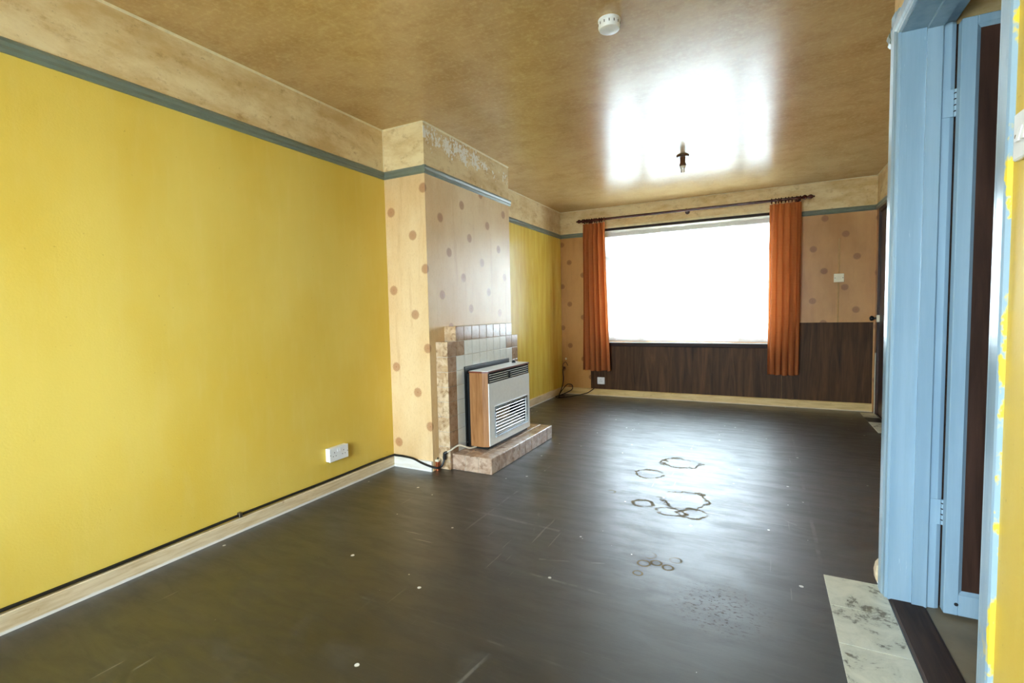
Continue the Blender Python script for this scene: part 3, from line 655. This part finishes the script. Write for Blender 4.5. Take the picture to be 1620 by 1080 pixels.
# upper vent
VY0, VY1, VZ0, VZ1 = 3.005, 3.675, .595, .668
m = MB(); m.box(.60, VY0, VZ0, .63, VY1, VZ1); m.box(.63, VY0, VZ0, GF-.004, VY0+.014, VZ1); m.box(.63, VY1-.014, VZ0, GF-.004, VY1, VZ1); m.build('vent_box', BLACK, t)
for k in range(4):
    z = VZ0+.010+k*.0165; m = MB(); m.prism([(.640,z+.004),(.656,z-.001),(.6565,z+.0025),(.640,z+.0075)], 1, VY0+.014, VY1-.014); sl = m.build('vent_slat', BLACK, t)
    m = MB(); m.box(.6565, VY0+.014, z-.0012, .6585, VY1-.014, z+.0034); m.build('slat_edge', STEEL, sl)
m = MB(); m.box(.650, 3.312, VZ0+.004, .664, 3.336, VZ0+.052); m.lathe([(.013,0),(.013,.006)], (.656, 3.324, VZ0+.034), (1,0,0), 14); m.build('vent_lever', BLACK, t)
# steel front with grille opening
FY_0, FY_1, FZ0, FZ1 = 3.003, 3.677, .142, .594; A0, A1, B0, B1 = 3.088, 3.610, .206, .402
m = MB()
for a in ((FY_0,FZ0,FY_1,B0),(FY_0,B1,FY_1,FZ1),(FY_0,B0,A0,B1),(A1,B0,FY_1,B1)): m.box(.654, a[0], a[1], GF, a[2], a[3])
m.build('front_panel', STEEL, t)
m = MB(); w_ = .017
m.box(GF, A0-w_, B0-w_+.002, GF+.007, A1+w_, B0); m.box(GF, A0-w_, B1, GF+.007, A1+w_, B1+w_); m.box(GF, A0-w_, B0, GF+.007, A0, B1); m.box(GF, A1, B0, GF+.007, A1+w_, B1)
m.build('grille_frame', CHROME, t)
m = MB(); m.box(.54, A0, B0, .545, A1, B1); m.box(.545, A0-.004, B0, .654, A0, B1); m.box(.545, A1, B0, .654, A1+.004, B1); m.box(.545, A0, B1, .654, A1, B1+.004); m.build('firebox', BLACK, t)
m = MB(); m.prism([(.545,B0-.004),(.654,B0-.004),(.654,B0+.002),(.60,B0+.030),(.56,B0+.062),(.545,B0+.066)], 1, A0, A1); m.build('reflector_tray', TRAY, t)
cw = (A1-A0)*.72/4
for k in range(4):       # fireclay radiants with open slots
    c0 = A0+.004+k*cw; m = MB(); m.box(.560, c0+.003, B0+.066, .566, c0+cw-.003, B1-.010)
    for j in range(5): z = B0+.070+j*.0235; m.box(.566, c0+.003, z, .585, c0+cw-.003, z+.011)
    for j in range(3): y = c0+.003+j*(cw-.016)/2; m.box(.566, y, B0+.066, .582, y+.010, B1-.010)
    m.build('radiant', CERAM, t)
for k in range(8):
    z = B0+.016+k*.0236; m = MB(); m.tube([(GF-.006, A0, z), (GF-.006, A1, z)], .0024, 6); m.build('grille_bar', CHROME, t, smooth=True)
m = MB(); m.bbox(GF, 3.288, .155, GF+.003, 3.376, .170, .001); pl = m.build('badge', STEEL, t)
m = MB(); m.box(GF+.003, 3.294, .160, GF+.0034, 3.370, .165); m.build('badge_face', WPLAST, pl)

# ------------------------------------------------------------------ gas pipe, cable run
def bez(ps, n=8):   # smooth curve through points (Catmull-Rom)
    ps = [Vector(p) for p in ps]; q = [ps[0]*2-ps[1]]+ps+[ps[-1]*2-ps[-2]]; out = []
    for i in range(1, len(q)-2):
        for k in range(n):
            s = k/n; out.append(.5*((2*q[i])+(-q[i-1]+q[i+1])*s+(2*q[i-1]-5*q[i]+4*q[i+1]-q[i+2])*s*s+(-q[i-1]+3*q[i]-3*q[i+1]+q[i+2])*s**3))
    return out+[ps[-1]]
t = thing('gas_pipe', 'black pipe run above the skirting ending in a cream pipe to the heater', 'pipe', (.2, Y0-.02, 0))
zc = SK+.010
run = [(.010, y, zc+.004+.002*math.sin(y*5)) for y in [i*.25 for i in range(-4, 11)]]+[(.012, Y0-.03, zc), (.03, Y0-.011, zc-.002), (.10, Y0-.012, zc-.001), (.19, Y0-.016, zc-.006), (.27, Y0-.025, .058), (.335, Y0-.025, .044), (.385, Y0-.012, .032), (.405, 2.752, .035), (.415, 2.770, .065), (.420, 2.778, .10)]
m = MB(); m.tube(bez(run), .0075, 8); m.build('black_pipe', BLACKP, t, smooth=True)
m = MB(); m.lathe([(.013,0),(.013,.022),(.010,.024)], (.420, 2.778, .082), (0,0,1), 14); m.tube([(.420,2.778,.100),(.421,2.779,.128)], .012, 12); m.tube([(.418,2.777,.124),(.438,2.786,.132)], .0105, 12); m.build('elbow', BLACK, t, smooth=True)
m = MB(); m.tube(bez([(.434,2.785,.131),(.452,2.815,.143),(.475,2.87,.163),(.500,2.905,.152),(.520,2.955,.128),(.535,3.02,.124)]), .0065, 8); m.build('cream_pipe', CREAMP, t, smooth=True)
m = MB(); m.bbox(0, 1.53, SK+.006, .022, 1.548, SK+.030, .002); m.build('pipe_clip', GREYM, t)
t = thing('pipe_stub', 'short copper pipe stub with a cream cap by the chimney corner', 'pipe', (.355, 2.775, 0))
m = MB(); m.lathe([(.014,0),(.014,.062)], (.362, 2.775, 0), (0,0,1), 16); m.build('stub', COPPER, t, smooth=True)
m = MB(); m.bbox(.345, 2.758, .062, .379, 2.792, .078, .003); cp = m.build('cap', IVORY, t)
m = MB(); m.tube([(.364, 2.775, .078), (.364, 2.775, .090)], .004, 8); m.build('cap_screw', BLACK, cp)

# ------------------------------------------------------------------ electrical fittings
t = thing('double_socket', 'white double socket on a surface box low on the yellow wall', 'socket', (0, 2.187, .2))
m = MB(); m.bbox(0, 2.112, .201, .030, 2.262, .284, .003); m.build('back_box', WPLAST, t)
m = MB(); m.bbox(.030, 2.111, .200, .038, 2.263, .285, .002); fp = m.build('face_plate', WPLAST, t)
for yc in (2.150, 2.224):
    for dy, dz, a, b in ((0, .018, .004, .007), (-.011, -.004, .006, .004), (.011, -.004, .006, .004)):
        m = MB(); m.box(.0375, yc+dy-a/2, .236+dz-b/2, .0385, yc+dy+a/2, .236+dz+b/2); m.build('pin_slot', DKHOLE, fp)
for yc in (2.178, 2.196):
    m = MB(); m.prism([(.038,.256),(.0415,.256),(.039,.274),(.038,.274)], 1, yc-.006, yc+.006); m.build('rocker', WPLAST, fp)
for yc in (2.118, 2.256):
    m = MB(); m.lathe([(.003,0),(.003,.001)], (.0378, yc, .2425), (1,0,0), 8); m.build('screw', GREYM, fp)
t = thing('socket_outlet', 'small white socket on the dark panelling under the left curtain', 'socket', (.54, D-.01, .15))
m = MB(); m.bbox(.492, D-.026, .150, .588, D-.010, .240, .003); fp = m.build('face_plate', WPLAST, t)
for dx, dz, a, b in ((0, .020, .005, .009), (-.012, -.004, .008, .005), (.012, -.004, .008, .005)):
    m = MB(); m.box(.54+dx-a/2, D-.0266, .192+dz-b/2, .54+dx+a/2, D-.0255, .192+dz+b/2); m.build('pin_slot', DKHOLE, fp)
m = MB(); m.prism([(D-.026,.214),(D-.030,.214),(D-.027,.228),(D-.026,.228)], 0, .560, .572); m.build('rocker', WPLAST, fp)
t = thing('fused_switch', 'cream switched connection plate on the rosette wallpaper right of the window', 'switch', (3.098, D, 1.344))
m = MB(); m.bbox(3.054, D-.024, 1.345, 3.143, D, 1.433, .003); fp = m.build('face_plate', IVORY, t)
m = MB(); m.bbox(3.086, D-.028, 1.372, 3.110, D-.024, 1.408, .001); m.build('rocker', IVORY, fp)
for xx in (3.064, 3.133):
    m = MB(); m.lathe([(.004,0),(.004,.001)], (xx, D-.024, 1.389), (0,-1,0), 8); m.build('screw', DKHOLE, fp)
t = thing('cable_cover', 'papered-over cable ridge above and below the cream switch', 'cable cover', (3.10, D, .93))
m = MB(); m.prism([(3.092, D), (3.096, D-.005), (3.102, D-.005), (3.106, D)], 2, 1.433, 1.80); m.build('ridge', PALE_T, t)
m = MB(); m.prism([(3.090, D), (3.094, D-.005), (3.100, D-.005), (3.104, D)], 2, .928, 1.345); m.build('ridge', PALE_T, t)
t = thing('light_switch', 'white double light switch on the yellow wall by the door frame', 'switch', (WD, 1.224, 1.36))
m = MB(); m.bbox(WD-.011, 1.181, 1.364, WD, 1.267, 1.451, .003); fp = m.build('face_plate', WPLAST, t)
for yc in (1.234, 1.214):
    m = MB(); m.prism([(WD-.011,1.394),(WD-.018,1.394),(WD-.013,1.421),(WD-.011,1.421)], 1, yc-.007, yc+.007); m.build('rocker', WPLAST, fp)
for yc in (1.255, 1.193):
    m = MB(); m.lathe([(.004,0),(.004,.001)], (WD-.011, yc, 1.4075), (-1,0,0), 8); m.build('screw', GREYM, fp)

# loose cables in the corner by the window
t = thing('aerial_cable', 'loose dark cables coiled in the corner left of the window', 'cable', (.06, 5.95, 0))
m = MB(); m.tube(bez([(.030,D-.012,.36),(.012,D-.012,.30),(.024,D-.024,.20),(.020,D-.05,.12),(.03,5.98,.05),(.05,5.86,.008),(.09,5.76,.008),(.14,5.80,.008),(.10,5.92,.008),(.05,5.90,.012),(.06,5.82,.014),(.13,5.74,.010)]), .006, 6); m.build('cable', BLACKP, t, smooth=True)
m = MB(); m.tube(bez([(.04,5.90,.018),(.05,6.00,.07),(.09,6.07,.13),(.15,6.08,.125),(.16,6.06,.07),(.10,5.98,.03),(.05,5.90,.010),(.03,5.80,.008),(.10,5.72,.008),(.18,5.82,.008),(.26,5.98,.010),(.36,6.06,.03),(.43,6.094,.075),(.45,6.10,.092)]), .0055, 6); m.build('cable', BLACKP, t, smooth=True)
m = MB(); m.tube(bez([(.012,D-.014,.355),(.020,D-.016,.395),(.055,D-.014,.425),(.085,D-.014,.375)]), .0045, 6); m.build('wire', BAKE, t, smooth=True)
m = MB(); m.bbox(.018, D-.028, .33, .048, D-.001, .36, .004); m.build('connector', BAKE, t)
m = MB(); m.bbox(.045, D-.012, .455, .070, D-.001, .480, .003); m.build('clip', IVORY, t)

# ------------------------------------------------------------------ ceiling fittings
sx, sy = 1.775, 2.235
t = thing('smoke_alarm', 'round white smoke alarm on the brown ceiling', 'smoke alarm', (sx, sy, H))
m = MB(); m.lathe([(.050,0),(.050,.008),(.047,.010),(.049,.012),(.049,.034),(.044,.042),(.030,.0445),(.001,.045)], (sx, sy, H), (0,0,-1), 32); body = m.build('body', WPLAST, t, smooth=True)
for k in range(14):
    an = 2*PI*k/14+.05; m = MB(); c, s = math.cos(an), math.sin(an); q = []
    for rr_ in (.0486, .0497):
        for dt in (-.0016, .0016): q += [(sx+c*rr_-s*dt, sy+s*rr_+c*dt, H-.017), (sx+c*rr_-s*dt, sy+s*rr_+c*dt, H-.028)]
    m.add(q, [(0,1,3,2),(4,6,7,5),(0,4,5,1),(2,3,7,6),(0,2,6,4),(1,5,7,3)]); m.build('slot', DKHOLE, body)
m = MB(); m.lathe([(.012,0),(.012,.002),(.009,.0035)], (sx+.006, sy+.010, H-.0445), (0,0,-1), 18); m.build('test_button', WPLAST, body, smooth=True)
lx, ly = 1.781, 4.445
t = thing('ceiling_light', 'brown bakelite batten lampholder with twin-tube lamp near the window', 'ceiling light', (lx, ly, H))
m = MB(); m.lathe([(.052,0),(.052,.006),(.046,.014),(.022,.017)], (lx, ly, H), (0,0,-1), 24); m.build('ceiling_rose', BAKE, t, smooth=True)
m = MB(); m.lathe([(.022,.0),(.021,.042),(.024,.050),(.030,.066),(.029,.072),(.020,.074)], (lx, ly, H-.015), (0,0,-1), 20); m.build('lampholder', BAKE, t, smooth=True)
m = MB(); m.lathe([(.024,0),(.024,.016),(.019,.022)], (lx, ly, H-.085), (0,0,-1), 18); m.build('lamp_base', BULB, t, smooth=True)
for dx in (-.0095, .0095):
    m = MB(); m.lathe([(.0078,0),(.0078,.034),(.006,.039),(.002,.041)], (lx+dx, ly, H-.102), (0,0,-1), 12); m.build('lamp_tube', BULB, t, smooth=True)

# ------------------------------------------------------------------ curtain pole, curtains, net
RY, RZ = D-.115, 2.236
t = POLE = thing('curtain_pole', 'dark turned wooden curtain pole above the window', 'curtain pole', (1.56, RY, RZ))
m = MB(); m.tube([(.40, RY, RZ), (2.73, RY, RZ)], .0145, 14); m.build('pole', RODW, t, smooth=True)
for x0, sg in ((.40, -1), (2.73, 1)):
    m = MB(); m.lathe([(.015,0),(.019,.006),(.015,.012),(.012,.020),(.022,.034),(.026,.046),(.020,.060),(.012,.068),(.017,.078),(.023,.092),(.023,.104),(.014,.118),(.008,.124),(.010,.130),(.004,.137)], (x0, RY, RZ), (sg,0,0), 20); m.build('finial', RODW, t, smooth=True)
for xb in (.415, 1.60, 2.715):
    m = MB(); m.tube([(xb, D-.001, RZ-.004), (xb, D-.012, RZ-.004)], .026, 16); m.tube([(xb, D-.012, RZ-.004), (xb, RY+.010, RZ-.004)], [.012, .009], 12); m.torus((xb, RY, RZ), (1,0,0), .0165, .0045, 18, 8); m.build('bracket', RODW, t, smooth=True)

def curtain(label, xt0, xt1, xb0, xb1, zb, folds, seed):
    rnd = random.Random(seed); zt = 2.196
    t = thing('curtain', label, 'curtain', ((xt0+xt1)/2, RY, zb), 'orange window curtains')
    nx, nz = 120, 34; ph = [rnd.uniform(-.5, .5) for _ in range(folds+2)]; am = [rnd.uniform(.65, 1.25) for _ in range(folds+2)]
    m = MB(); vs = []
    for j in range(nz+1):
        v = j/nz; z = zb+(zt-zb)*(1-v)
        top = max(0.0, 1-v*9)
        for i in range(nx+1):
            s = i/nx; k = s*folds; i0 = int(min(k, folds)); fr_ = k-i0
            a = am[i0]*(1-fr_)+am[i0+1]*fr_; p = ph[i0]*(1-fr_)+ph[i0+1]*fr_
            ang = 2*PI*k+p*.9+.25*math.sin(v*3+s*4)
            amp = (.016*top+(.043+.005*v)*(1-top))*a
            e0 = xt0+(xb0-xt0)*v; e1 = xt1+(xb1-xt1)*v
            pinch = .012*math.sin(PI*min(1, v*5))*(1 if v < .2 else 0)
            x = e0+(e1-e0)*s+.015*math.sin(ang*1.0+1.2)*(1-top)*min(1, 6*s, 6*(1-s))
            sn = math.sin(ang); y = RY-.004+amp*math.copysign(abs(sn)**.75, sn)+.004*math.sin(ang*2.3+v*2)
            vs.append((x, y, z+(.006*math.sin(s*23+seed) if j == nz else 0)))
    fs = [(j*(nx+1)+i, j*(nx+1)+i+1, (j+1)*(nx+1)+i+1, (j+1)*(nx+1)+i) for j in range(nz) for i in range(nx)]
    m.add(vs, fs); m.build('cloth', FAB, t, smooth=True)
    nr = 9
    for k in range(nr):
        x = xt0+.015+(xt1-xt0-.03)*k/(nr-1)+rnd.uniform(-.008, .008)
        m = MB(); m.torus((x, RY, RZ-.006), (1, .15*rnd.uniform(-1, 1), 0), .0245, .0058, 20, 8); rg = m.build('ring', RODW, POLE, smooth=True)
        m = MB(); m.tube([(x, RY, RZ-.034), (x, RY+.002, RZ-.040)], .002, 6); m.build('hook', CHROME, rg)
    return t
curtain('orange curtain hanging at the left edge of the window', .358, .640, .338, .700, .340, 5, 3)
curtain('orange curtain hanging at the right edge of the window, glowing in folds', 2.452, 2.750, 2.445, 2.742, .366, 5, 11)

t = thing('net_curtain', 'sheer white net curtain with lace columns covering the window', 'net curtain', ((OX0+OX1)/2, D+.10, .71))
def sheet(z0, z1, y, nx, nz, amp, seed):
    m = MB(); rnd = random.Random(seed); vs = []
    for j in range(nz+1):
        z = z0+(z1-z0)*j/nz
        for i in range(nx+1):
            x = OX0+.01+(OX1-OX0-.02)*i/nx; vs.append((x, y+amp*math.sin(x*38+.6*math.sin(z*2))+amp*.6*math.sin(x*17+seed), z))
    return m.add(vs, [(j*(nx+1)+i, j*(nx+1)+i+1, (j+1)*(nx+1)+i+1, (j+1)*(nx+1)+i) for j in range(nz) for i in range(nx)])
sheet(.715, 2.04, D+.10, 160, 6, .006, 1).build('net', NET, t, smooth=True)
sheet(2.04, 2.098, D+.10, 160, 2, .006, 1).build('head_shade_band', NET_SHADE, t, smooth=True)  # opaque band stands in for the shadow of the window head
m = MB(); m.tube([(OX0, D+.10, 2.088), (OX1, D+.10, 2.088)], .003, 6); m.build('curtain_wire', WPLAST, t)

for o in bpy.data.objects:
    if '_o' in o: del o['_o']
